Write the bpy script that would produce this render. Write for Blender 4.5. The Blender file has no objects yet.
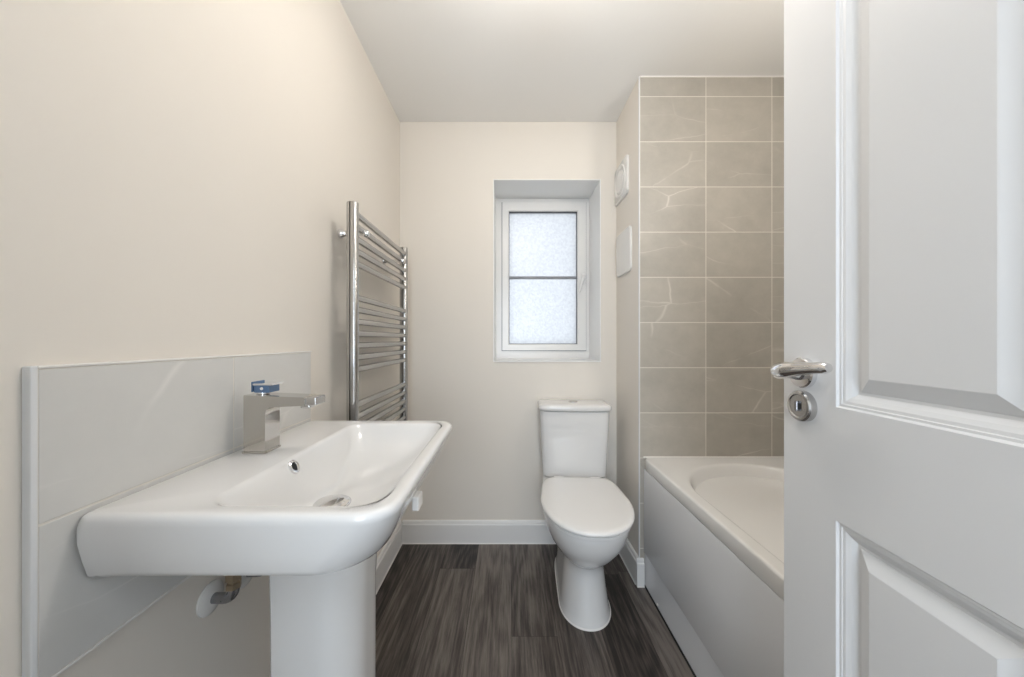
import bpy, bmesh, math, random
from mathutils import Vector, Matrix
random.seed(7)
S = bpy.context.scene
C = S.collection
PI = math.pi

# ------------------------------------------------------------------ camera
F = 345.0; PX = 508.0; PY = 340.0; CAMZ = 1.087
cam = bpy.data.cameras.new('camera'); co = bpy.data.objects.new('camera', cam); C.objects.link(co)
co.location = (0, 0, CAMZ); co.rotation_euler = (PI/2, 0, 0)
cam.sensor_width = 36; cam.lens = F/1024*36; cam.clip_start = 0.02
cam.shift_x = (512-PX)/1024; cam.shift_y = (PY-338.5)/1024
S.camera = co

# ------------------------------------------------------------------ light, exposure
S.view_settings.view_transform = 'Standard'; S.view_settings.look = 'None'
S.view_settings.gamma = 1; S.view_settings.use_curve_mapping = False
S.view_settings.exposure = 0.0
w = bpy.data.worlds.new('sky'); S.world = w; w.use_nodes = True
w.node_tree.nodes['Background'].inputs[0].default_value = (0.90, 0.95, 1.0, 1)
w.node_tree.nodes['Background'].inputs[1].default_value = 1.5

def area(name, loc, rot, sx, sy, e, col, shape='RECTANGLE', spread=PI):
    l = bpy.data.lights.new(name, 'AREA'); l.shape = shape; l.size = sx; l.size_y = sy
    l.energy = e; l.color = col; l.spread = spread
    o = bpy.data.objects.new(name, l); C.objects.link(o); o.location = loc; o.rotation_euler = rot
    return o
area('hall_lamp_light', (0.0, -0.95, 2.20), (0, 0, 0), 0.6, 0.6, 8.0, (0.80, 0.89, 1.0), 'DISK')
area('hall_fill_panel', (-0.1, -1.72, 1.25), (PI/2, 0, 0), 1.0, 1.2, 34.0, (0.79, 0.89, 1.0))  # added unseen panel for fill light; the hall wall has no window
pt = area('window_sky_portal', (0.21, 2.20, 1.46), (-PI/2, 0, 0), 0.57, 0.97, 1, (1, 1, 1)); pt.data.cycles.is_portal = True

# ------------------------------------------------------------------ materials
def mat(name, col, rough=0.5, metal=0.0, coat=0.0, spec=0.5):
    m = bpy.data.materials.new(name); m.use_nodes = True
    b = m.node_tree.nodes['Principled BSDF']
    b.inputs['Base Color'].default_value = (*col, 1); b.inputs['Roughness'].default_value = rough
    b.inputs['Metallic'].default_value = metal; b.inputs['Coat Weight'].default_value = coat
    b.inputs['Specular IOR Level'].default_value = spec
    return m
class NT:
    def __init__(s, m): s.t = m.node_tree; s.b = s.t.nodes['Principled BSDF']
    def n(s, ty, **kw):
        nd = s.t.nodes.new(ty)
        for k, v in kw.items():
            if k in nd.inputs.keys(): nd.inputs[k].default_value = v
            else: setattr(nd, k, v)
        return nd
    def l(s, a, b): s.t.links.new(a, b)
    def math(s, op, a, b=None, c=None):
        nd = s.t.nodes.new('ShaderNodeMath'); nd.operation = op
        for i, v in enumerate((a, b, c)):
            if v is None: continue
            if isinstance(v, (int, float)): nd.inputs[i].default_value = v
            else: s.l(v, nd.inputs[i])
        return nd.outputs[0]
    def mix(s, f, a, b):
        nd = s.t.nodes.new('ShaderNodeMix'); nd.data_type = 'RGBA'
        for i, v in ((0, f), (6, a), (7, b)):
            if isinstance(v, (int, float)): nd.inputs[i].default_value = v
            elif isinstance(v, tuple): nd.inputs[i].default_value = (*v, 1)
            else: s.l(v, nd.inputs[i])
        return nd.outputs[2]

def paint(name, col, rough=0.6, bump=0.03):
    m = mat(name, col, rough, spec=0.3); t = NT(m)
    tc = t.n('ShaderNodeTexCoord'); no = t.n('ShaderNodeTexNoise', Scale=180.0, Detail=3.0)
    t.l(tc.outputs['Object'], no.inputs['Vector'])
    bp = t.n('ShaderNodeBump', Strength=bump, Distance=0.002); t.l(no.outputs[0], bp.inputs['Height'])
    t.l(bp.outputs[0], t.b.inputs['Normal'])
    n2 = t.n('ShaderNodeTexNoise', Scale=1.6, Detail=2.0); t.l(tc.outputs['Object'], n2.inputs['Vector'])
    t.l(t.mix(n2.outputs[0], tuple(c*0.975 for c in col), tuple(min(1, c*1.02) for c in col)), t.b.inputs['Base Color'])
    return m
M = {}
M['wall'] = paint('cream_wall_paint', (0.785, 0.738, 0.672))
M['ceil'] = paint('white_ceiling_paint', (0.88, 0.875, 0.86))
M['gloss'] = paint('white_gloss_trim', (0.80, 0.79, 0.775), 0.28, 0.01)
M['door'] = paint('white_door_paint', (0.77, 0.775, 0.78), 0.35, 0.015)
M['reveal'] = paint('white_reveal_paint', (0.88, 0.875, 0.86), 0.4, 0.01)
M['upvc'] = mat('white_plastic', (0.80, 0.79, 0.77), 0.25)
M['bar'] = mat('grey_glazing_bar', (0.22, 0.23, 0.25), 0.4)
M['gasket'] = mat('dark_gasket', (0.08, 0.08, 0.085), 0.6)
M['ceramic'] = mat('white_glazed_ceramic', (0.75, 0.742, 0.73), 0.06, coat=0.3)
M['acrylic'] = mat('white_acrylic', (0.77, 0.76, 0.74), 0.15)
M['panel'] = mat('white_bath_panel', (0.84, 0.85, 0.87), 0.25)
M['seat'] = mat('white_seat_plastic', (0.80, 0.79, 0.775), 0.18)
M['chrome'] = mat('polished_chrome', (0.80, 0.80, 0.81), 0.05, 1.0)
M['rail'] = mat('chrome_rail', (0.49, 0.485, 0.475), 0.25, 1.0)
M['satin'] = mat('brushed_chrome', (0.55, 0.54, 0.53), 0.25, 1.0)
M['brass'] = mat('aged_brass', (0.42, 0.34, 0.25), 0.35, 1.0)
M['pipe'] = mat('dull_chrome_pipe', (0.35, 0.35, 0.37), 0.25, 1.0)
M['film'] = mat('blue_protective_film', (0.10, 0.17, 0.29), 0.25)
m = M['opal'] = mat('fill_globe_glass', (0.9, 0.9, 0.88), 0.3)
m.node_tree.nodes['Principled BSDF'].inputs['Emission Color'].default_value = (1.0, 0.945, 0.88, 1); m.node_tree.nodes['Principled BSDF'].inputs['Emission Strength'].default_value = 33.0  # glow of the added fill globes
M['tapmetal'] = mat('tap_chrome', (0.55, 0.525, 0.49), 0.09, 1.0)
M['black'] = mat('black_recess', (0.01, 0.01, 0.01), 0.6)
M['seal'] = mat('white_sealant', (0.82, 0.80, 0.77), 0.4)
M['strand'] = mat('pale_strand', (0.85, 0.83, 0.80), 0.6)
M['grout'] = mat('pale_grout', (0.70, 0.67, 0.61), 0.8)
M['trim'] = mat('white_tile_trim', (0.74, 0.75, 0.76), 0.3)
M['under'] = mat('dark_joint', (0.03, 0.027, 0.025), 0.8)

def tile_mat(name, c1, c2, vein, rough):
    m = mat(name, c1, rough, spec=0.5); t = NT(m)
    uv = t.n('ShaderNodeUVMap'); uv.uv_map = 'UVMap'
    n1 = t.n('ShaderNodeTexNoise', Scale=7.0, Detail=6.0, Roughness=0.68); t.l(uv.outputs[0], n1.inputs['Vector'])
    ds = t.n('ShaderNodeTexNoise', Scale=5.0, Detail=4.0); t.l(uv.outputs[0], ds.inputs['Vector'])
    vm = t.n('ShaderNodeVectorMath', operation='MULTIPLY_ADD'); t.l(ds.outputs['Color'], vm.inputs[0])
    vm.inputs[1].default_value = (0.06, 0.06, 0.0); t.l(uv.outputs[0], vm.inputs[2])
    mp = t.n('ShaderNodeMapping'); mp.inputs['Rotation'].default_value = (0, 0, 0.6); mp.inputs['Scale'].default_value = (1.3, 5.2, 1)
    t.l(vm.outputs[0], mp.inputs[0])
    vo = t.n('ShaderNodeTexVoronoi', Scale=1.0); vo.feature = 'DISTANCE_TO_EDGE'; t.l(mp.outputs[0], vo.inputs['Vector'])
    mk = t.n('ShaderNodeTexNoise', Scale=4.5, Detail=2.0); 
    off = t.n('ShaderNodeVectorMath', operation='ADD'); off.inputs[1].default_value = (31.3, 7.7, 0); t.l(uv.outputs[0], off.inputs[0]); t.l(off.outputs[0], mk.inputs['Vector'])
    mr = t.n('ShaderNodeMapRange'); t.l(vo.outputs['Distance'], mr.inputs[0])
    mr.inputs[1].default_value = 0.0; mr.inputs[2].default_value = 0.009; mr.inputs[3].default_value = 1.0; mr.inputs[4].default_value = 0.0
    ms = t.n('ShaderNodeMapRange'); t.l(mk.outputs[0], ms.inputs[0]); ms.inputs[1].default_value = 0.44; ms.inputs[2].default_value = 0.70
    vf = t.math('MULTIPLY', mr.outputs[0], ms.outputs[0])
    # soft wide halo
    mh = t.n('ShaderNodeMapRange'); t.l(vo.outputs['Distance'], mh.inputs[0])
    mh.inputs[1].default_value = 0.0; mh.inputs[2].default_value = 0.12; mh.inputs[3].default_value = 0.10; mh.inputs[4].default_value = 0.0
    at = t.n('ShaderNodeAttribute'); at.attribute_name = 'tone'
    base = t.mix(t.math('ADD', t.math('MULTIPLY', n1.outputs[0], 1.0), t.math('MULTIPLY', at.outputs['Fac'], 0.25)), c1, c2)
    base = t.mix(t.math('MULTIPLY', mh.outputs[0], ms.outputs[0]), base, vein)
    t.l(t.mix(t.math('MULTIPLY', vf, 0.62), base, vein), t.b.inputs['Base Color'])
    return m
M['tile'] = tile_mat('greige_marble_tile', (0.30, 0.281, 0.247), (0.50, 0.470, 0.415), (0.74, 0.71, 0.65), 0.42)
M['splash'] = tile_mat('sheen_lit_marble_tile', (0.60, 0.595, 0.575), (0.70, 0.69, 0.665), (0.84, 0.82, 0.79), 0.2)  # paler copy of the end-wall tile, grazing sheen put into its colour

def floor_mat():
    m = mat('dark_grey_wood_vinyl', (0.07, 0.06, 0.055), 0.38, spec=0.4); t = NT(m)
    uv = t.n('ShaderNodeUVMap'); uv.uv_map = 'UVMap'
    mp = t.n('ShaderNodeMapping'); mp.inputs['Scale'].default_value = (1, 0.17, 1); t.l(uv.outputs[0], mp.inputs[0])
    d = t.n('ShaderNodeTexNoise', Scale=4.0, Detail=2.0, Roughness=0.45); t.l(mp.outputs[0], d.inputs['Vector'])
    sx = t.n('ShaderNodeSeparateXYZ'); t.l(uv.outputs[0], sx.inputs[0])
    wv = t.math('SINE', t.math('ADD', t.math('MULTIPLY', sx.outputs[0], 130.0), t.math('MULTIPLY', d.outputs[0], 105.0)))
    rg = t.math('MULTIPLY_ADD', wv, 0.5, 0.5)
    mp2 = t.n('ShaderNodeMapping'); mp2.inputs['Scale'].default_value = (1, 0.05, 1); t.l(uv.outputs[0], mp2.inputs[0])
    fi = t.n('ShaderNodeTexNoise', Scale=90.0, Detail=5.0, Roughness=0.7); t.l(mp2.outputs[0], fi.inputs['Vector'])
    big = t.n('ShaderNodeTexNoise', Scale=5.0, Detail=3.0); t.l(mp.outputs[0], big.inputs['Vector'])
    at = t.n('ShaderNodeAttribute'); at.attribute_name = 'tone'
    v = t.math('ADD', t.math('MULTIPLY', rg, 0.12), t.math('MULTIPLY', fi.outputs[0], 0.95))
    v = t.math('ADD', v, t.math('MULTIPLY', big.outputs[0], 0.55))
    v = t.math('ADD', v, t.math('MULTIPLY', at.outputs['Fac'], 0.30))
    v = t.math('SUBTRACT', v, 0.22)
    r = t.n('ShaderNodeValToRGB'); t.l(v, r.inputs[0])
    e = r.color_ramp.elements
    e[0].position = 0.52; e[0].color = (0.020, 0.0165, 0.015, 1)
    e[1].position = 0.97; e[1].color = (0.19, 0.163, 0.142, 1)
    k = e.new(0.71); k.color = (0.075, 0.061, 0.053, 1)
    t.l(r.outputs[0], t.b.inputs['Base Color'])
    bp = t.n('ShaderNodeBump', Strength=0.15, Distance=0.001); t.l(fi.outputs[0], bp.inputs['Height']); t.l(bp.outputs[0], t.b.inputs['Normal'])
    return m
M['floor'] = floor_mat()

def glass_mat():
    m = bpy.data.materials.new('frosted_glass'); m.use_nodes = True; nt = m.node_tree
    nt.nodes.remove(nt.nodes['Principled BSDF']); out = nt.nodes['Material Output']
    tr = nt.nodes.new('ShaderNodeBsdfTranslucent'); tp = nt.nodes.new('ShaderNodeBsdfTransparent')
    gl = nt.nodes.new('ShaderNodeBsdfGlossy'); gl.inputs['Roughness'].default_value = 0.25
    tc = nt.nodes.new('ShaderNodeTexCoord'); no = nt.nodes.new('ShaderNodeTexNoise'); no.inputs['Scale'].default_value = 75; no.inputs['Detail'].default_value = 2
    nt.links.new(tc.outputs['Object'], no.inputs['Vector'])
    bp = nt.nodes.new('ShaderNodeBump'); bp.inputs['Strength'].default_value = 0.6; bp.inputs['Distance'].default_value = 0.004
    nt.links.new(no.outputs[0], bp.inputs['Height']); nt.links.new(bp.outputs[0], gl.inputs['Normal']); nt.links.new(bp.outputs[0], tr.inputs['Normal'])
    rp = nt.nodes.new('ShaderNodeValToRGB'); nt.links.new(no.outputs[0], rp.inputs[0])
    rp.color_ramp.elements[0].position = 0.3; rp.color_ramp.elements[0].color = (0.74, 0.755, 0.78, 1)
    rp.color_ramp.elements[1].position = 0.7; rp.color_ramp.elements[1].color = (0.86, 0.87, 0.885, 1)
    nt.links.new(rp.outputs[0], tr.inputs[0]); nt.links.new(rp.outputs[0], tp.inputs[0])
    m1 = nt.nodes.new('ShaderNodeMixShader'); m1.inputs[0].default_value = 0.5
    nt.links.new(tr.outputs[0], m1.inputs[1]); nt.links.new(tp.outputs[0], m1.inputs[2])
    m2 = nt.nodes.new('ShaderNodeMixShader'); m2.inputs[0].default_value = 0.06
    nt.links.new(m1.outputs[0], m2.inputs[1]); nt.links.new(gl.outputs[0], m2.inputs[2])
    nt.links.new(m2.outputs[0], out.inputs[0]); return m
M['glass'] = glass_mat()

# ------------------------------------------------------------------ helpers
def origin(o):
    v = Vector((0, 0, 0))
    while o is not None: v += o.location; o = o.parent
    return v
def mk(name, bm, m, parent=None, smooth=False, local=False, angle=35):
    if parent is not None and not local:
        bmesh.ops.translate(bm, verts=bm.verts, vec=-origin(parent))
    bmesh.ops.recalc_face_normals(bm, faces=bm.faces)
    me = bpy.data.meshes.new(name); bm.to_mesh(me); bm.free()
    for x in (m if isinstance(m, (list, tuple)) else [m]): me.materials.append(M[x])
    o = bpy.data.objects.new(name, me); C.objects.link(o)
    if parent is not None: o.parent = parent
    if smooth:
        for p in me.polygons: p.use_smooth = True
        me.set_sharp_from_angle(angle=math.radians(angle))
    return o
def tag(o, label=None, cat=None, group=None, kind=None):
    if label: o['label'] = label
    if cat: o['category'] = cat
    if group: o['group'] = group
    if kind: o['kind'] = kind
    return o
def thing(name, label, cat, loc, rz=0, group=None, kind=None):
    o = bpy.data.objects.new(name, None); C.objects.link(o); o.location = loc; o.rotation_euler = (0, 0, rz)
    o.empty_display_size = 0.05
    return tag(o, label, cat, group, kind)
def struct(name, bm, m, parent=None, smooth=False, label=None):
    o = mk(name, bm, m, parent, smooth)
    if parent is None: o['kind'] = 'structure'; o['category'] = name.split('_')[0] if False else name.split('_')[0]
    if label: o['label'] = label
    return o
def box(bm, x0, x1, y0, y1, z0, z1, bev=0, seg=2, mi=0):
    r = bmesh.ops.create_cube(bm, size=1)
    vs = r['verts']
    for v in vs:
        v.co = Vector(((x0+x1)/2 + v.co.x*(x1-x0), (y0+y1)/2 + v.co.y*(y1-y0), (z0+z1)/2 + v.co.z*(z1-z0)))
    fs = set(f for v in vs for f in v.link_faces)
    for f in fs: f.material_index = mi
    if bev:
        es = list(set(e for v in vs for e in v.link_edges))
        bmesh.ops.bevel(bm, geom=es, offset=bev, segments=seg, affect='EDGES', profile=0.5)
    return bm
def B(*a, **k): return box(bmesh.new(), *a, **k)
def loft(bm, rings, cap0=True, cap1=True, mi=0):
    vr = [[bm.verts.new(p) for p in r] for r in rings]
    n = len(vr[0])
    for a, b in zip(vr, vr[1:]):
        for i in range(n):
            f = bm.faces.new((a[i], a[(i+1) % n], b[(i+1) % n], b[i])); f.material_index = mi
    if cap0: bm.faces.new(vr[0]).material_index = mi
    if cap1: bm.faces.new(list(reversed(vr[-1]))).material_index = mi
    return bm
def tube(bm, pts, r, n=16, cap=True, sx=1.0, up=None):
    """sweep a circle along pts; r number or list; sx squashes the second axis"""
    pts = [Vector(p) for p in pts]; rs = r if isinstance(r, (list, tuple)) else [r]*len(pts)
    rings = []; t0 = (pts[1]-pts[0]).normalized()
    a = Vector(up) if up else (Vector((0, 0, 1)) if abs(t0.z) < 0.9 else Vector((1, 0, 0)))
    a = (a - a.dot(t0)*t0).normalized()
    for i, p in enumerate(pts):
        t = (pts[min(i+1, len(pts)-1)] - pts[max(i-1, 0)]).normalized()
        a = (a - a.dot(t)*t).normalized(); b = t.cross(a)
        rings.append([p + a*math.cos(2*PI*k/n)*rs[i] + b*math.sin(2*PI*k/n)*rs[i]*sx for k in range(n)])
    return loft(bm, rings, cap, cap)
def lathe(bm, prof, center, axis='z', n=40):
    """prof = [(r, h)...], open ends capped"""
    c = Vector(center); rings = []
    for r, h in prof:
        ring = []
        for k in range(n):
            u, v = r*math.cos(2*PI*k/n), r*math.sin(2*PI*k/n)
            d = {'z': (u, v, h), 'x': (h, u, v), 'y': (u, h, v)}[axis]
            ring.append(c + Vector(d))
        rings.append(ring)
    return loft(bm, rings)
def rr(cx, cy, a, b, z, rad, n=128, asp=None):
    """rounded rectangle ring; rad = (r for +x side, r for -x side) or a number; ray sampled"""
    rp, rm = rad if isinstance(rad, tuple) else (rad, rad)
    ax, ay = asp if asp else (a, b)
    def sdf(x, y):
        r = min(rp if x > 0 else rm, a, b)
        qx = abs(x)-a+r; qy = abs(y)-b+r
        return math.hypot(max(qx, 0), max(qy, 0)) + min(max(qx, qy), 0) - r
    out = []
    for k in range(n):
        th = 2*PI*(k+0.5)/n; dx, dy = ax*math.cos(th), ay*math.sin(th)
        lo, hi = 0.0, 3.0*max(a, b)/math.hypot(dx, dy)
        for _ in range(40):
            m_ = (lo+hi)/2
            if sdf(dx*m_, dy*m_) < 0: lo = m_
            else: hi = m_
        out.append(Vector((cx+dx*lo, cy+dy*lo, z)))
    return out
def dish(o, x0, x1, y0, y1, z0, z1, depth=0): pass

def tiled(bm, base, U, V, N, us, vs, gap, t_in, t_out, hole=None):
    """base + u*U + v*V, N outward. tiles between consecutive cut lines, grout bed behind (material 1)."""
    uvl = bm.loops.layers.uv.get('UVMap') or bm.loops.layers.uv.new('UVMap'); tone = bm.verts.layers.float.get('tone') or bm.verts.layers.float.new('tone')
    base, U, V, N = map(Vector, (base, U, V, N))
    def slab(u0, u1, v0, v1, h0, h1, mi, off, tn, bev):
        P = lambda u, v, h: base+U*u+V*v+N*h
        lo = [bm.verts.new(P(u, v, h0)) for u, v in ((u0, v0), (u1, v0), (u1, v1), (u0, v1))]
        md = [bm.verts.new(P(u, v, h1-bev)) for u, v in ((u0, v0), (u1, v0), (u1, v1), (u0, v1))]
        tp = [bm.verts.new(P(u, v, h1)) for u, v in ((u0+bev, v0+bev), (u1-bev, v0+bev), (u1-bev, v1-bev), (u0+bev, v1-bev))]
        for q in lo+md+tp: q[tone] = tn
        fs = [bm.faces.new(tp)]
        for a, b in ((lo, md), (md, tp)):
            for i in range(4): fs.append(bm.faces.new((a[i], a[(i+1) % 4], b[(i+1) % 4], b[i])))
        fs.append(bm.faces.new(list(reversed(lo))))
        for f in fs:
            f.material_index = mi
            for l in f.loops:
                d = l.vert.co-base; l[uvl].uv = (d.dot(U)+off[0], d.dot(V)+off[1])
    for i in range(len(us)-1):
        for j in range(len(vs)-1):
            slab(us[i]+gap/2, us[i+1]-gap/2, vs[j]+gap/2, vs[j+1]-gap/2, t_in, t_out, 0,
                 (random.uniform(0, 60), random.uniform(0, 60)), random.random(), 0.0006)
    slab(us[0], us[-1], vs[0], vs[-1], 0.0, t_in+0.0004, 1, (0, 0), 0, 0.0001)

# ------------------------------------------------------------------ room shell
XL, XR, YB, YF, H = -0.581, 1.293, 1.855, -0.17, 2.26
YE = 1.543            # face of the boxed wall behind the end tiles (tiles stand 10 mm proud)
XB = 0.583            # painted cheek of the boxed wall
WX0, WX1, WZ0, WZ1, YW = -0.079, 0.499, 0.970, 1.951, 2.10

# floor of planks (bathroom)
bm = bmesh.new(); uvl = bm.loops.layers.uv.get('UVMap') or bm.loops.layers.uv.new('UVMap'); tone = bm.verts.layers.float.new('tone')
seams = {0: 1.265, -1: 0.62, -2: 1.641, -3: 0.95, -4: 1.30, 1: 0.75, 2: 1.6, 3: 0.4, 4: 1.1, 5: 0.8, 6: 1.4, 7: .6}
PW = 0.168
for k in range(-4, 8):
    x0 = max(0.013+k*PW, XL-0.02); x1 = min(0.013+(k+1)*PW, XR+0.02)
    if x1 <= x0: continue
    s = seams[k]; ys = [YF-0.14] + [y for y in (s-1.22, s, s+1.22) if YF-0.1 < y < YB] + [YB+0.02]
    for y0, y1 in zip(ys, ys[1:]):
        tn = random.random(); ou, ov = random.uniform(0, 50), random.uniform(0, 50)
        g = 0.0005
        vs = [bm.verts.new(p) for p in ((x0+g, y0+g, 0), (x1-g, y0+g, 0), (x1-g, y1-g, 0), (x0+g, y1-g, 0))]
        for v in vs: v[tone] = tn
        f = bm.faces.new(vs)
        for l in f.loops: l[uvl].uv = (l.vert.co.x+ou, l.vert.co.y+ov)
box(bm, XL-0.02, XR+0.02, YF-0.14, YB+0.02, -0.06, -0.0006, mi=1)
fl = struct('floor', bm, ['floor', 'under'], label='dark grey-brown wood plank floor'); 

struct('ceiling', B(XL-0.1, XR+0.1, YF, YB+0.4, H, H+0.1), 'ceil', label='plain white ceiling')
struct('wall_left', B(XL-0.1, XL, YF-0.1, YB+0.3, 0, H), 'wall', label='cream painted wall behind the basin')
bm = bmesh.new(); YBo = YW+0.09
for a in ((XL, WX0, 0, H), (WX1, XR+0.1, 0, H), (WX0, WX1, 0, WZ0), (WX0, WX1, WZ1, H)):
    box(bm, a[0], a[1], YB, YBo, a[2], a[3])
struct('wall_back', bm, 'wall', label='cream painted wall around the window')
struct('wall_right', B(XR, XR+0.1, YF-0.1, YB, 0, H), 'wall', label='wall along the far side of the bath')
# front wall with doorway
DX0, DX1, DH = -0.31, 0.452, 1.995
bm = bmesh.new()
for a in ((XL, DX0, 0, H), (DX1, XR, 0, H), (DX0, DX1, DH, H)): box(bm, a[0], a[1], YF-0.1, YF, a[2], a[3])
struct('wall_front', bm, 'wall', label='wall with the doorway')
# boxed wall: painted body, tiled face
struct('wall_boxed', B(XB, XR, YE, YB, 0, H, bev=0.001), 'wall', label='boxed wall between toilet and bath')
bm = bmesh.new()
jz = [0.0]+[round(0.161+0.2008*k, 4) for k in range(11)]+[H]
tiled(bm, (0, YE, 0), (1, 0, 0), (0, 0, 1), (0, -1, 0), [0.5858, 0.8797, 1.173, XR-0.010], jz, 0.0030, 0.0092, 0.010)
struct('wall_tiles_end', bm, ['tile', 'grout'], label='greige marble-effect tiles above the foot of the bath')
bm = bmesh.new()
ny = [YE-0.010-0.3*k for k in range(6)]; ny = [YF]+sorted(ny)
ny = sorted(set(round(y, 4) for y in ny if y >= YF-0.0001))
tiled(bm, (XR, 0, 0), (0, 1, 0), (0, 0, 1), (-1, 0, 0), ny, jz, 0.0030, 0.0092, 0.010)
struct('wall_tiles_right', bm, ['tile', 'grout'], label='greige marble-effect tiles along the bath')
# corner trim of the tiles
struct('trim_1', B(XB-0.0005, 0.5862, YE-0.0108, YE, 0.0, H, bev=0.0012), 'trim', label='slim white corner trim of the end tiles')
struct('trim_2', B(0.5885, XR-0.010, YE-0.012, YE-0.0095, H-0.006, H, bev=0.0008), 'seal', label='white bead along the top of the end tiles')

# baseboards (profiled)
def skirting(name, p0, p1, nrm, label):
    prof = [(0, 0), (0.015, 0), (0.015, 0.098), (0.0135, 0.102), (0.010, 0.104), (0.010, 0.110), (0.008, 0.116), (0.004, 0.120), (0, 0.120)]
    n = Vector(nrm); bm = bmesh.new()
    loft(bm, [[Vector((*p, 0))+n*d+Vector((0, 0, z)) for d, z in prof] for p in (p0, p1)])
    loft(bm, [[Vector((*p, 0))+n*d+Vector((0, 0, z)) for d, z in ((0.0145, 0.0), (0.0185, 0.0), (0.0150, 0.0045))] for p in (p0, p1)], mi=1)
    struct(name, bm, ['gloss', 'seal'], label=label)
skirting('baseboard_back', (XL+0.015, YB), (XB-0.015, YB), (0, -1, 0), 'white skirting board under the window')
skirting('baseboard_left', (XL, YF), (XL, YB), (1, 0, 0), 'white skirting board behind the basin')
skirting('baseboard_boxed', (XB, YE-0.0105), (XB, YB), (-1, 0, 0), 'white skirting board beside the toilet')
skirting('baseboard_front', (XL+0.015, YF), (DX0-0.065, YF), (0, 1, 0), 'white skirting board beside the doorway')
skirting('baseboard_end', (XB-0.0145, YE-0.0105), (0.6010, YE-0.0105), (0, -1, 0), 'short skirting return in front of the end tiles')

# doorway lining and architrave
bm = bmesh.new()
box(bm, DX0, DX0+0.02, YF-0.1, YF+0.001, 0, DH); box(bm, DX1-0.018, DX1, YF-0.1, YF+0.001, 0, DH); box(bm, DX0, DX1, YF-0.1, YF+0.001, DH-0.02, DH)
box(bm, DX0-0.06, DX0+0.005, YF, YF+0.015, 0, DH+0.06, bev=0.004); box(bm, DX1-0.005, DX1+0.06, YF, YF+0.015, 0, DH+0.06, bev=0.004)
box(bm, DX0+0.005, DX1-0.005, YF, YF+0.015, DH-0.005, DH+0.06, bev=0.004)
struct('trim_4', bm, 'gloss', label='white door lining and architrave')

# hallway behind the camera
HY = -1.75
struct('floor_hall', B(-1.1, 1.1, HY, YF-0.14, -0.05, 0), 'under', label='hall floor')
struct('ceiling_hall', B(-1.2, 1.2, HY-0.1, YF, H+0.0, H+0.1), 'ceil', label='hall ceiling')
struct('wall_hall_left', B(-1.2, -1.1, HY-0.1, YF-0.1, 0, H), 'ceil', label='hall wall')
struct('wall_hall_right', B(1.1, 1.2, HY-0.1, YF-0.1, 0, H), 'ceil', label='hall wall')
struct('wall_hall_back', B(-1.1, 1.1, HY-0.1, HY, 0, H), 'ceil', label='hall wall')

# ------------------------------------------------------------------ window
win = thing('window_1', 'small white frosted window deep in the back wall', 'window', (0.21, YW, WZ0), kind='structure')
bm = bmesh.new(); g = 0.004
box(bm, WX0, WX0+g, YB-0.0015, YW+0.04, WZ0, WZ1); box(bm, WX1-g, WX1, YB-0.0015, YW+0.04, WZ0, WZ1)
box(bm, WX0, WX1, YB-0.0015, YW+0.04, WZ1-g, WZ1); box(bm, WX0, WX1, YB-0.006, YW+0.04, WZ0, WZ0+g)
mk('window_reveal', bm, 'reveal', win)
def frame_bm(x0, x1, z0, z1, y0, y1, wl, wr, wb, wt, ch=0.006):
    bm = bmesh.new()
    def ring(i, y, e=0): 
        return [Vector((x0+wl*i+e, y, z0+wb*i+e)), Vector((x1-wr*i-e, y, z0+wb*i+e)), Vector((x1-wr*i-e, y, z1-wt*i-e)), Vector((x0+wl*i+e, y, z1-wt*i-e))]
    rings = [ring(0, y1), ring(0, y0, 0), ring(0, y0, 0.001), ring(1, y0, -ch), ring(1, y0+ch, 0), ring(1, y1, 0)]
    vr = [[bm.verts.new(p) for p in r] for r in rings]
    for a, b in zip(vr, vr[1:]+vr[:1]):
        for k in range(4): bm.faces.new((a[k], a[(k+1) % 4], b[(k+1) % 4], b[k]))
    return bm
FX0, FX1, FZ0, FZ1 = WX0+g, WX1-g, WZ0+g, WZ1-g
mk('outer_frame', frame_bm(FX0, FX1, FZ0, FZ1, YW, YW+0.065, 0.050, 0.050, 0.062, 0.040), 'upvc', win)
WPX = lambda x: (x-PX)/F*YW
WPZ = lambda y: CAMZ-(y-PY)/F*YW
SX0, SX1, SZ0, SZ1 = WPX(502.3), WPX(585.6), WPZ(350.3), WPZ(203.0)
sash = mk('sash', frame_bm(SX0, SX1, SZ0, SZ1, YW-0.014, YW+0.05, WPX(509)-SX0, SX1-WPX(577), WPZ(344)-SZ0, SZ1-WPZ(211.8)), 'upvc', win)
GX0, GX1, GZ0, GZ1 = WPX(509), WPX(577), WPZ(344), WPZ(211.8)
mk('gasket', frame_bm(GX0-0.001, GX1+0.001, GZ0-0.001, GZ1+0.001, YW-0.002, YW+0.02, 0.0035, 0.0035, 0.0035, 0.0065, 0.0005), 'gasket', sash)
mk('pane', B(GX0-0.01, GX1+0.01, YW+0.008, YW+0.014, GZ0-0.01, GZ1+0.01), 'glass', sash)
zb = CAMZ + (340-277.7)/F*YW
mk('glazing_bar', B(GX0, GX1, YW+0.001, YW+0.008, zb-0.009, zb+0.009, bev=0.002), 'bar', sash)
mk('gasket_line', frame_bm(SX0-0.004, SX1+0.004, SZ0-0.004, SZ1+0.004, YW-0.002, YW+0.001, 0.004, 0.004, 0.004, 0.004, 0.0004), 'bar', sash)
hx = SX1-0.017; hz = CAMZ+(340-279)/F*YW
bm = B(hx-0.011, hx+0.011, YW-0.022, YW-0.014, hz-0.035, hz+0.035, bev=0.003)
h = mk('window_handle', bm, 'upvc', sash)
bm = bmesh.new(); lathe(bm, [(0.011, 0), (0.011, -0.02), (0.008, -0.024)], (hx, YW-0.022, hz+0.005), 'y', 20)
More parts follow.
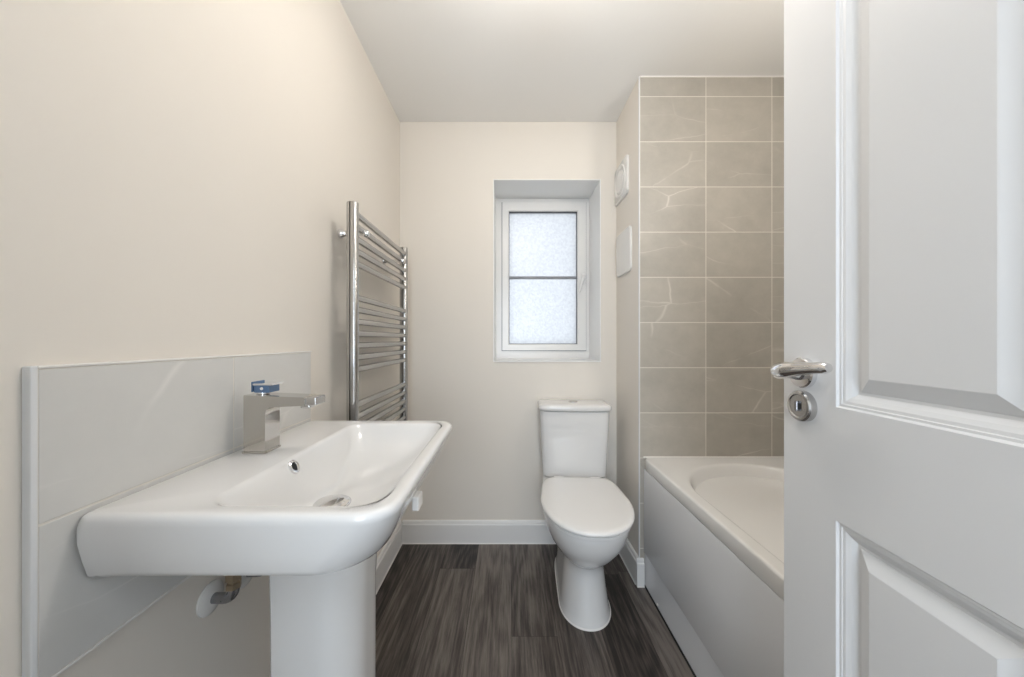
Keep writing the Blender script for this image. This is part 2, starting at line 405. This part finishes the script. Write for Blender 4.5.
tube(bm, [(hx, YW-0.04, hz+0.012), (hx-0.012, YW-0.042, hz-0.02), (hx-0.030, YW-0.040, hz-0.085)], [0.010, 0.009, 0.0075], 14)
mk('lever', bm, 'upvc', h, smooth=True)
bm = bmesh.new(); lathe(bm, [(0.0035, 0), (0.0035, -0.002)], (hx, YW-0.046, hz+0.005), 'y', 12); mk('key_hole', bm, 'black', h)

# ------------------------------------------------------------------ fan, hatch, thread on the boxed wall's cheek
fan = thing('extractor_fan', 'white square extractor fan with round grille, high on cheek wall beside window', 'extractor fan', (XB, 1.755, 1.80))
bm = bmesh.new()
def cheek_ring(cy, cz, a, b, x, r, n=48): return [Vector((x, p.x, p.y)) for p in rr(cy, cz, a, b, 0, r, n)]
loft(bm, [cheek_ring(1.757, 1.893, 0.096, 0.094, XB, 0.016), cheek_ring(1.757, 1.893, 0.096, 0.094, XB-0.009, 0.016), cheek_ring(1.757, 1.893, 0.092, 0.090, XB-0.012, 0.014)])
mk('back_plate', bm, 'upvc', fan, smooth=True)
bm = bmesh.new()
lathe(bm, [(0.080, -0.011), (0.080, -0.014), (0.077, -0.017), (0.068, -0.017), (0.065, -0.015), (0.064, -0.011)], (XB, 1.757, 1.893), 'x', 48)
cv = mk('round_cover', bm, 'upvc', fan, smooth=True)
bm = bmesh.new(); lathe(bm, [(0.056, -0.010), (0.056, -0.015), (0.052, -0.018), (0.02, -0.019)], (XB, 1.757, 1.893), 'x', 48)
mk('fan_disc', bm, 'upvc', fan, smooth=True)
hp = bmesh.new()
loft(hp, [cheek_ring(1.724, 1.523, 0.104, 0.108, XB, 0.024), cheek_ring(1.724, 1.523, 0.104, 0.108, XB-0.007, 0.024), cheek_ring(1.724, 1.523, 0.100, 0.104, XB-0.011, 0.022)])
o = mk('access_panel', hp, 'upvc', smooth=True); tag(o, 'glossy white rounded blank panel below the extractor fan', 'access panel')
bm = bmesh.new()
a, b = Vector((XB-0.02, 1.83, 1.800)), Vector((hx+0.008, YW-0.03, hz+0.02)); 
tube(bm, [a.lerp(b, t/14)+Vector((0, 0, -0.03*math.sin(PI*t/14))) for t in range(15)], 0.0005, 6)
o = mk('strand', bm, 'strand'); tag(o, 'fine pale thread hanging between extractor fan and window handle', 'strand')  # faint pale line drawn as a thin tube

# ------------------------------------------------------------------ towel rail
RX = -0.501
rail = thing('towel_rail', 'tall chrome ladder towel rail on the left wall', 'towel rail', (RX, 1.38, 0.53))
Z0, Z1 = 0.53, 1.533
for y in (1.117, 1.663):
    bm = bmesh.new()
    prof = []
    for k in range(13):
        a = -PI/2+PI*k/12; prof.append((0.004+0.013*math.cos(a), 0.0145*math.sin(a)))
    prof += [(-0.0028, 0.0145), (-0.0045, 0.0055), (-0.0062, 0.0145)]
    for k in range(9):
        a = PI/2+PI*k/8; prof.append((-0.008+0.0125*math.cos(a), 0.0145*math.sin(a)))
    prof += [(-0.0062, -0.0145), (-0.0045, -0.0055), (-0.0028, -0.0145)]
    def pr(z, s): return [Vector((RX+px*s, y+py*s, z)) for px, py in prof]
    loft(bm, [pr(Z0, 0.9), pr(Z0+0.003, 1), pr(Z1-0.004, 1), pr(Z1-0.001, 0.9), pr(Z1, 0.75)])
    mk('upright', bm, 'rail', rail, smooth=True, angle=50)
zs = [1.500-0.0405*k for k in range(5)] + [1.226-0.0392*k for k in range(7)] + [0.874-0.039*k for k in range(9)]
for z in zs:
    bm = bmesh.new(); tube(bm, [(RX+0.002, 1.117, z), (RX+0.002, 1.663, z)], 0.011, 20)
    mk('rung', bm, 'rail', rail, smooth=True)
for y in (1.19, 1.60):
    for z in (1.453, 0.62):
        bm = bmesh.new()
        tube(bm, [(XL+0.0, y, z), (RX+0.006, y, z)], 0.0075, 16)
        lathe(bm, [(0.016, 0), (0.016, 0.008), (0.011, 0.016), (0.009, 0.022)], (XL, y, z), 'x', 24)
        lathe(bm, [(0.010, 0.0), (0.0125, 0.004), (0.0125, 0.013), (0.009, 0.018), (0.003, 0.020)], (RX+0.003, y, z), 'x', 24)
        mk('wall_bracket', bm, 'chrome', rail, smooth=True)

# ------------------------------------------------------------------ splashback
sp = thing('tiled_splashback', 'marble-effect tile splashback behind the basin, grazing sheen put into its paler colour', 'splashback', (XL, 0.71, 0.655))
bm = bmesh.new()
tiled(bm, (XL, 0, 0), (0, 1, 0), (0, 0, 1), (1, 0, 0), [0.4185, 0.7185, 1.000], [0.665, 0.861, 1.052], 0.0025, 0.0092, 0.010)
mk('tiles', bm, ['splash', 'grout'], sp)
mk('edge_trim', B(XL, XL+0.0115, 0.4115, 0.4185, 0.661, 1.0555, bev=0.0015), 'trim', sp)
mk('top_trim', B(XL, XL+0.0112, 0.4186, 1.003, 1.052, 1.0555, bev=0.001), 'seal', sp)
mk('bottom_seal', B(XL, XL+0.0108, 0.4186, 1.003, 0.661, 0.665, bev=0.001), 'seal', sp)

# ------------------------------------------------------------------ basin
bas = thing('pedestal_basin', 'white pedestal basin with square chrome mixer tap', 'basin', (-0.36, 0.735, 0))
BXW = XL+0.0118
by0, by1, bxf, bz = 0.4545, 0.998, -0.154, 0.852
cx, cy = (BXW+bxf)/2, (by0+by1)/2; A, Bh = (bxf-BXW)/2, (by1-by0)/2
bm = bmesh.new(); N = 240; asp = (A, Bh)
def bring(front, side, z, r, back=0.0):
    x0, x1 = BXW+back, bxf-front
    return rr((x0+x1)/2, cy, (x1-x0)/2, Bh-side, z, (r, 0.004+back*0.8), N, asp)
rings = [bring(0.20, 0.16, 0.734, 0.06, 0.05), bring(0.11, 0.08, 0.740, 0.07, 0.02), bring(0.055, 0.034, 0.750, 0.078, 0.0), bring(0.043, 0.0245, 0.7565, 0.080),
         bring(0.036, 0.020, 0.765, 0.078), bring(0.022, 0.0125, 0.790, 0.070), bring(0.010, 0.006, 0.815, 0.062), bring(0.002, 0.001, 0.836, 0.055), bring(0.0, 0.0, 0.843, 0.053),
         bring(0.0015, 0.0015, 0.8485, 0.052), bring(0.005, 0.005, 0.8515, 0.050, 0.003), bring(0.011, 0.011, 0.852, 0.046, 0.006)]
# bowl opening
ox0, ox1, oy0, oy1 = -0.430, -0.180, 0.482, 0.958
def orng(i, z, r, kx=1.0, ky=1.0, sx=0.0):
    return rr((ox0+ox1)/2+sx, (oy0+oy1)/2, (ox1-ox0)/2-i*kx, (oy1-oy0)/2-i*ky, z, r, N, asp)
rings += [orng(-0.004, 0.852, 0.044), orng(0.0, 0.8508, 0.040), orng(0.003, 0.848, 0.038), orng(0.006, 0.842, 0.038), orng(0.014, 0.826, 0.040), orng(0.024, 0.806, 0.05, 1, 1.3, -0.002),
          orng(0.036, 0.788, 0.055, 1, 1.6, -0.006), orng(0.052, 0.771, 0.06, 1, 1.9, -0.012), orng(0.070, 0.760, 0.05, 1, 2.0, -0.022), orng(0.090, 0.7545, 0.035, 1, 1.85, -0.032), orng(0.105, 0.7525, 0.02, 1, 1.8, -0.040)]
loft(bm, rings)
for v in bm.verts:
    dx = v.co.x-BXW
    if dx < 0.045 and abs(v.co.y-cy) > 0.2 and v.co.z > 0.75:
        k = (1-dx/0.045)**2 * max(0.0, min(1.0, (0.846-v.co.z)/0.02)) * min(1.0, (v.co.z-0.745)/0.02)
        v.co.y += math.copysign(0.011*k, v.co.y-cy)
bowl = mk('bowl', bm, 'ceramic', bas, smooth=True, angle=60)
# pedestal
bm = bmesh.new()
def ped(z, s, f): return rr(-0.372+f/2, 0.735, 0.078*s+f/2, 0.092*s, z, (0.072, 0.012), 64)
loft(bm, [ped(0.0, 1.10, .006), ped(0.02, 1.09, .006), ped(0.05, 1.03, 0.003), ped(0.2, 0.99, 0), ped(0.55, 1.0, 0.0), ped(0.735, 1.03, 0.004)])
mk('pedestal', bm, 'ceramic', bas, smooth=True)
# waste
wx, wy, wz = -0.357, 0.692, 0.7530
bm = bmesh.new(); lathe(bm, [(0.039, 0.000), (0.039, 0.003), (0.035, 0.0055), (0.032, 0.0055), (0.030, 0.0075), (0.024, 0.0095), (0.012, 0.0108), (0.002, 0.011)], (wx, wy, wz), 'z', 40)
mk('waste_plug', bm, 'chrome', bas, smooth=True, angle=60)
# overflow: ring tilted with the bowl's back slope
def tilt(bm, c, ang): bmesh.ops.rotate(bm, verts=bm.verts, cent=Vector(c), matrix=Matrix.Rotation(ang, 3, 'Y'))
oc = (-0.4200, 0.676, 0.8345)
bm = bmesh.new(); lathe(bm, [(0.0135, -0.003), (0.0135, 0.002), (0.0115, 0.0035), (0.0085, 0.003), (0.0075, 0.0005)], oc, 'x', 32); tilt(bm, oc, -0.45)
ov = mk('overflow_ring', bm, 'chrome', bas, smooth=True)
bm = bmesh.new(); lathe(bm, [(0.0077, 0.0), (0.0077, 0.0014)], oc, 'x', 24); tilt(bm, oc, -0.45); mk('overflow_hole', bm, 'black', ov)
# sticker tab under the front
bm = bmesh.new(); box(bm, -0.179, -0.1655, 0.64, 0.67, 0.765, 0.792, bev=0.003); o = mk('paper_tab', bm, 'seal', bas)
# tap
tx0, tx1, ty0, ty1 = -0.537, -0.493, 0.700, 0.745
bm = bmesh.new()
box(bm, tx0-0.002, tx1+0.002, ty0-0.002, ty1+0.002, 0.852, 0.857, bev=0.0012)
# body + spout from a side profile extruded along Y
ztop = 0.971
prof = [(tx0, 0.857), (tx1, 0.857), (tx1, 0.925)]
for k in range(7):
    a = PI - (PI/2)*k/6; prof.append((tx1+0.014+0.014*math.cos(a), 0.932+0.014*math.sin(a)))
prof += [(-0.415, 0.949), (-0.413, 0.951), (-0.413, 0.964), (-0.415, 0.966), (tx0+0.001, ztop-0.0005), (tx0, ztop-0.002)]
bm2 = bmesh.new(); loft(bm2, [[Vector((x, y, z)) for x, z in prof] for y in (ty0, ty1)])
es = [e for e in bm2.edges if len(e.link_faces) == 2 and e.calc_face_angle() > 1.0]
bmesh.ops.bevel(bm2, geom=es, offset=0.0012, segments=2, affect='EDGES', profile=0.5)
me = bpy.data.meshes.new('t'); bm2.to_mesh(me); bm2.free(); bm.from_mesh(me); bpy.data.meshes.remove(me)
tap = mk('tap', bm, 'tapmetal', bas, smooth=True, angle=30); tap['label'] = 'square chrome mixer tap'
bm = bmesh.new(); box(bm, -0.4155, -0.392, 0.7035, 0.7415, 0.949, 0.9655, bev=0.002); box(bm, -0.429, -0.409, 0.711, 0.734, 0.941, 0.951, bev=0.003)
mk('aerator', bm, 'satin', tap)
bm = bmesh.new(); lathe(bm, [(0.012, 0), (0.012, 0.005)], (-0.512, 0.7225, ztop-0.001), 'z', 24); mk('lever_neck', bm, 'chrome', tap, smooth=True)
bm = B(-0.520, -0.489, 0.706, 0.739, 0.9745, 0.9895, bev=0.001)
box(bm, -0.5245, -0.522, 0.704, 0.741, 0.976, 0.997, bev=0.001)
lv = mk('lever', bm, 'film', tap)
lv['label'] = 'tap lever under blue protective film'
mk('lever_plate', B(-0.522, -0.482, 0.704, 0.741, 0.9895, 0.9935, bev=0.001), 'chrome', tap)
bm = bmesh.new(); lathe(bm, [(0.003, 0.0), (0.003, -0.0012)], (-0.504, 0.706, 0.983), 'y', 16); mk('indicator', bm, 'seal', tap)

bas.scale = (1, 1, 1.0045)

# ------------------------------------------------------------------ pipes under the basin
for (py, pz, nm, lb) in ((0.672, 0.5845, 0, 'dark chrome water pipe elbow out of white wall collar, nearer one under basin'),
                         (0.762, 0.5745, 1, 'farther dark pipe elbow just visible under basin beside pedestal')):
    p = thing('water_pipe', lb, 'pipe', (XL, py, pz-0.03), group=None)
    bm = bmesh.new(); px_ = XL+0.047
    arc = [(px_-0.018+0.018*math.sin(a), py, pz+0.018-0.018*math.cos(a)) for a in [PI/2*k/6 for k in range(7)]]
    tube(bm, [(XL+0.0, py, pz), (XL+0.03, py, pz)]+arc+[(px_, py, pz+0.022), (px_, py, pz+0.028)], 0.0095, 18)
    el = mk('elbow', bm, 'pipe', p, smooth=True)
    bm = bmesh.new(); lathe(bm, [(0.0095, 0.030), (0.013, 0.031), (0.013, 0.041), (0.0105, 0.043), (0.0105, 0.046), (0.014, 0.048), (0.014, 0.062), (0.009, 0.064)], (px_, py, pz-0.010), 'z', 6)
    mk('compression_nut', bm, 'brass', p)
    bm = bmesh.new(); tube(bm, [(px_, py, pz+0.05), (px_, py, pz+0.06), (px_, py, 0.737)], 0.006, 14); mk('tail_pipe', bm, 'pipe', p, smooth=True)
    bm = bmesh.new(); lathe(bm, [(0.030, 0.0), (0.030, 0.003), (0.024, 0.007), (0.013, 0.009)], (XL, py, pz), 'x', 36)
    mk('wall_collar', bm, 'upvc', p, smooth=True)['label'] = 'white round wall collar'

# ------------------------------------------------------------------ toilet (local: front faces -y)
TR = -math.radians(3.0); toi = thing('toilet', 'white close-coupled toilet with closed lid under the window', 'toilet', (0.336, 1.846, 0), TR)
def plan(z, hw, yf, ym, yb, nf=2.1, nb=6, hb=None, n=72, xo=0):
    hb = hw if hb is None else hb; out = []
    for k in range(n):
        th = 2*PI*k/n; c, s = math.cos(th), math.sin(th)
        if s < 0:  # front half
            x = hw*math.copysign(abs(c)**(2/nf), c); y = ym + (yf-ym)*abs(s)**(2/nf)
        else:
            u = abs(s)**(2/nb); ww = hw+(hb-hw)*u
            x = ww*math.copysign(abs(c)**(2/nb), c); y = ym + (yb-ym)*u
        out.append(Vector((x+xo, y, z)))
    return out
bm = bmesh.new()
rings = [plan(0.000, 0.100, -0.556, -0.42, -0.10), plan(0.006, 0.101, -0.557, -0.42, -0.10), plan(0.012, 0.098, -0.553, -0.42, -0.10), plan(0.03, 0.095, -0.548, -0.42, -0.10), plan(0.10, 0.087, -0.532, -0.40, -0.10),
         plan(0.165, 0.081, -0.522, -0.39, -0.10), plan(0.200, 0.080, -0.520, -0.385, -0.09), plan(0.212, 0.084, -0.530, -0.385, -0.08), plan(0.225, 0.094, -0.548, -0.39, -0.07),
         plan(0.245, 0.108, -0.575, -0.395, -0.05), plan(0.275, 0.127, -0.611, -0.40, -0.03), plan(0.310, 0.146, -0.641, -0.41, -0.01), plan(0.345, 0.160, -0.661, -0.42, 0, hb=.150),
         plan(0.380, 0.168, -0.671, -0.43, 0, hb=.152), plan(0.400, 0.170, -0.674, -0.43, 0, hb=.153), plan(0.407, 0.168, -0.672, -0.43, 0, hb=.153), plan(0.410, 0.160, -0.662, -0.43, -0.005, hb=.145)]
loft(bm, rings)
pan = mk('pan', bm, 'ceramic', toi, smooth=True, local=True, angle=60)
bm = bmesh.new(); loft(bm, [plan(0.0, 0.1045, -0.5605, -0.42, -0.10), plan(0.0035, 0.1035, -0.5595, -0.42, -0.10), plan(0.006, 0.1012, -0.5572, -0.42, -0.10)]); mk('floor_seal', bm, 'seal', pan, smooth=True, local=True)
bm = bmesh.new()
loft(bm, [plan(0.4105, 0.170, -0.685, -0.44, -0.235, nb=7, hb=.155), plan(0.4125, 0.175, -0.690, -0.44, -0.232, nb=7, hb=.158), plan(0.420, 0.176, -0.691, -0.44, -0.232, nb=7, hb=.158), plan(0.4225, 0.172, -0.688, -0.44, -0.235, nb=7, hb=.156)])
mk('seat', bm, 'seat', toi, smooth=True, local=True)
bm = bmesh.new()
L = lambda z, i: plan(z, 0.180-i, -0.698+i, -0.44, -0.222-i*0.6, nf=2.15, nb=8, hb=.160-i)
loft(bm, [L(0.4245, 0.010), L(0.4255, 0.004), L(0.429, 0.0), L(0.435, 0.0), L(0.4395, 0.003), L(0.4425, 0.010), L(0.444, 0.022), L(0.4452, 0.05), L(0.446, 0.10), L(0.446, 0.14)])
lid = mk('lid', bm, 'seat', toi, smooth=True, local=True, angle=60)
for sx in (-1, 1):
    bm = bmesh.new(); tube(bm, [(sx*0.085-0.022, -0.213, 0.431), (sx*0.085+0.022, -0.213, 0.431)], 0.009, 16); box(bm, sx*0.085-0.02, sx*0.085+0.02, -0.222, -0.204, 0.4105, 0.428, bev=0.002)
    mk('hinge', bm, 'seat', toi, smooth=True, local=True)
def cis(z, hw, yf, yb, bow=0.012, r=0.025, n=72):
    pts = rr(0, (yf+yb)/2, hw, (yb-yf)/2, z, r, n)
    for p in pts:
        if p.y < (yf+yb)/2: p.y -= bow*(1-(p.x/hw)**2)*((yf+yb)/2-p.y)/((yb-yf)/2)
    return pts
bm = bmesh.new()
loft(bm, [cis(0.4105, 0.148, -0.150, -0.004), cis(0.418, 0.155, -0.156, -0.004), cis(0.50, 0.159, -0.160, -0.004), cis(0.60, 0.164, -0.163, -0.004), cis(0.738, 0.170, -0.167, -0.004)])
cst = mk('cistern', bm, 'ceramic', toi, smooth=True, local=True)
bm = bmesh.new()
loft(bm, [cis(0.7385, 0.166, -0.163, -0.004), cis(0.742, 0.173, -0.173, -0.003), cis(0.746, 0.1775, -0.177, -0.002), cis(0.760, 0.178, -0.178, -0.002), cis(0.767, 0.175, -0.174, -0.004), cis(0.771, 0.166, -0.165, -0.010), cis(0.773, 0.14, -0.14, -0.03)])
cl = mk('cistern_lid', bm, 'ceramic', toi, smooth=True, local=True, angle=60)
bm = bmesh.new(); lathe(bm, [(0.024, 0.0), (0.024, 0.003), (0.021, 0.005), (0.018, 0.0055), (0.002, 0.0055)], (0, -0.088, 0.7725), 'z', 32); mk('flush_button', bm, 'satin', cl, smooth=True, local=True)

# ------------------------------------------------------------------ bath
bath = thing('bathtub', 'white built-in bath with flat side panel against tiled wall', 'bath', (0.94, 0.685, 0))
RIM = 0.567; bx0, bx1, by0_, by1_ = 0.600, XR-0.0105, YF+0.002, YE-0.0105
CX, CY = (bx0+bx1)/2, (by0_+by1_)/2; a_, b_ = (bx1-bx0)/2, (by1_-by0_)/2; NB = 200
bm = bmesh.new()
def o_(i, z, r=0.012): return rr(CX, CY, a_-i, b_-i, z, max(r-i*0.5, 0.003), NB, (a_, b_))
ICX, ICY, IA, IB = 0.941, 0.685, 0.296, 0.770
def i_(i, z, r=0.292, k=1.0): return rr(ICX, ICY, IA-i, IB-i*k, z, min(r, IA-i-0.001), NB, (a_, b_))
loft(bm, [o_(0.02, 0.521), o_(0.001, 0.519), o_(0.0, 0.522), o_(0.0, 0.5605), o_(0.001, 0.5635), o_(0.0035, 0.5662), o_(0.007, RIM), o_(0.012, RIM-0.0003),
          i_(-0.006, RIM-0.001), i_(0.0, RIM-0.002), i_(0.004, RIM-0.005), i_(0.008, RIM-0.012), i_(0.013, RIM-0.025, k=1.1), i_(0.022, 0.50, k=1.6), i_(0.032, 0.42, k=2.4), i_(0.042, 0.34, k=3.4),
          i_(0.052, 0.27, k=4.4), i_(0.064, 0.21, k=4.8), i_(0.082, 0.180, k=4.6), i_(0.105, 0.168, k=4.2), i_(0.14, 0.162, k=3.4), i_(0.20, 0.160, k=2.6)])
mk('tub', bm, 'acrylic', bath, smooth=True, angle=60)
bm = B(0.601, 0.613, YF+0.004, 1.530, 0.150, 0.5165, bev=0.003, seg=3)
mk('side_panel', bm, 'panel', bath, smooth=True)
mk('plinth', B(0.606, 0.614, YF+0.004, 1.5315, 0.002, 0.158, bev=0.001), 'panel', bath)
mk('plinth_seal', B(0.6005, 0.6085, YF+0.004, 1.528, 0.0, 0.005, bev=0.001), 'black', bath)
bm = bmesh.new(); lathe(bm, [(0.005, 0.0), (0.005, -0.003), (0.002, -0.005)], (0.606, 1.395, 0.016), 'x', 16); mk('screw_cap', bm, 'seal', bath, smooth=True)
mk('rim_seal', B(0.601, XR-0.011, YE-0.0145, YE-0.0095, RIM-0.004, RIM+0.003, bev=0.0015), 'seal', bath)

# ------------------------------------------------------------------ door (local x = from lock edge to hinges, -y = face we see)
ux, uy = -0.0493, -0.9988; DW, DT = 0.738, 0.035
door = thing('door_1', 'open white panelled door swung in against the bath', 'door', (0.484, 0.605, 0.0), math.atan2(uy, ux), kind='structure')
xs = [0, 0.101, 0.3165, 0.4215, 0.637, DW]; zs_ = [0.008, 0.205, 0.8235, 0.989, 1.865, 1.981]
prof = [(0, 0), (0.0025, 0.0030), (0.0055, 0.0030), (0.0065, 0.0040), (0.0105, 0.0045), (0.0160, 0.0075), (0.0200, 0.0110), (0.0215, 0.0120), (0.0255, 0.0120), (0.0265, 0.0110), (0.0440, 0.0035), (0.0455, 0.0030)]
bm = bmesh.new()
for sgn, y0 in ((1, 0.0), (-1, DT)):
    for i in range(5):
        for j in range(5):
            x0, x1, z0, z1 = xs[i], xs[i+1], zs_[j], zs_[j+1]
            q = lambda o, d: [bm.verts.new((x, y0+sgn*d, z)) for x, z in ((x0+o, z0+o), (x1-o, z0+o), (x1-o, z1-o), (x0+o, z1-o))]
            if i in (1, 3) and j in (1, 3):
                rg = [q(o, d) for o, d in prof]
                for a, b in zip(rg, rg[1:]):
                    for k in range(4): bm.faces.new((a[k], a[(k+1) % 4], b[(k+1) % 4], b[k]))
                bm.faces.new(rg[-1])
            else: bm.faces.new(q(0, 0))
for (xa, za), (xb, zb_) in (((0, .008), (DW, .008)), ((DW, .008), (DW, 1.981)), ((DW, 1.981), (0, 1.981)), ((0, 1.981), (0, .008))):
    bm.faces.new([bm.verts.new(p) for p in ((xa, 0, za), (xb, 0, zb_), (xb, DT, zb_), (xa, DT, za))])
bmesh.ops.remove_doubles(bm, verts=bm.verts, dist=1e-5)
mk('door_leaf', bm, 'door', door, local=True)
def handle(side):
    s = -1 if side == 0 else 1; yb = 0 if side == 0 else DT
    z = 1.034; x = 0.045
    bm = bmesh.new(); lathe(bm, [(0.0245, 0), (0.0245, s*0.007), (0.0225, s*0.009), (0.014, s*0.0095)], (x, yb, z), 'y', 40)
    hd = mk('door_handle', bm, 'chrome', door, smooth=True, local=True)
    bm = bmesh.new()
    tube(bm, [(x, yb+s*0.008, z), (x, yb+s*0.020, z), (x, yb+s*0.030, z+0.001), (x+0.004, yb+s*0.041, z+0.002), (x+0.014, yb+s*0.048, z+0.004), (x+0.032, yb+s*0.050, z+0.007), (x+0.053, yb+s*0.047, z+0.0105), (x+0.072, yb+s*0.043, z+0.013), (x+0.086, yb+s*0.041, z+0.0145), (x+0.092, yb+s*0.040, z+0.015)],
         [0.0125, 0.011, 0.011, 0.0125, 0.0135, 0.0120, 0.0095, 0.0085, 0.0085, 0.006], 22, up=(0, 0, 1))
    mk('lever', bm, 'chrome', hd, smooth=True, local=True, angle=60)
    bm = bmesh.new(); lathe(bm, [(0.0245, 0), (0.0245, s*0.009), (0.0225, s*0.0115), (0.019, s*0.012), (0.0175, s*0.0105), (0.0165, s*0.0105), (0.002, s*0.011)], (x, yb, 0.980), 'y', 40)
    es = mk('lock_rose', bm, 'satin', door, smooth=True, local=True)
    bm = bmesh.new(); yy = yb+s*0.011
    box(bm, x-0.0028, x+0.0028, min(yy, yy+s*0.004), max(yy, yy+s*0.004), 0.972, 0.988, bev=0.001); mk('lock_slot', bm, 'pipe', es, local=True)
    bm = bmesh.new(); box(bm, x+0.001, x+0.0055, min(yy, yy+s*0.0015), max(yy, yy+s*0.0015), 0.975, 0.985); mk('lock_recess', bm, 'black', es, local=True)
handle(0); handle(1)

# ------------------------------------------------------------------ hall ceiling lamp, and unseen globe pendants added as fill light
def lamp(loc, label):
    l = thing('ceiling_light', label, 'ceiling light', loc)
    bm = bmesh.new(); lathe(bm, [(0.20, 0.0), (0.20, -0.02), (0.195, -0.025), (0.185, -0.025), (0.182, -0.012)], loc, 'z', 48); mk('base', bm, 'upvc', l, smooth=True)
    bm = bmesh.new(); lathe(bm, [(0.181, -0.014), (0.178, -0.030), (0.12, -0.040), (0.02, -0.043)], loc, 'z', 48); mk('diffuser', bm, 'seal', l, smooth=True)
lamp((0.0, -0.95, H), 'round flush ceiling light in the hall')
def pendant(x, y, zc, label):  # out-of-view globes added to brighten ceiling and walls
    gl = thing('fill_pendant', label, 'fill light', (x, y, H))
    bm = bmesh.new(); lathe(bm, [(0.05, 0.0), (0.05, -0.015), (0.012, -0.022), (0.008, -0.03), (0.008, zc+0.10-H), (0.03, zc+0.095-H), (0.03, zc+0.075-H)], (x, y, H), 'z', 32); mk('ceiling_rose', bm, 'upvc', gl, smooth=True)
    bm = bmesh.new(); bmesh.ops.create_uvsphere(bm, u_segments=32, v_segments=20, radius=0.085, matrix=Matrix.Translation((x, y, zc))); mk('fill_globe', bm, 'opal', gl, smooth=True, angle=180)
pendant(0.10, 0.78, 2.03, 'short unseen pendant over the middle of the floor, opal glass globe added to brighten the ceiling')
pendant(0.92, 0.72, 1.88, 'longer unseen pendant above the bathtub, opal glass globe added as fill light')
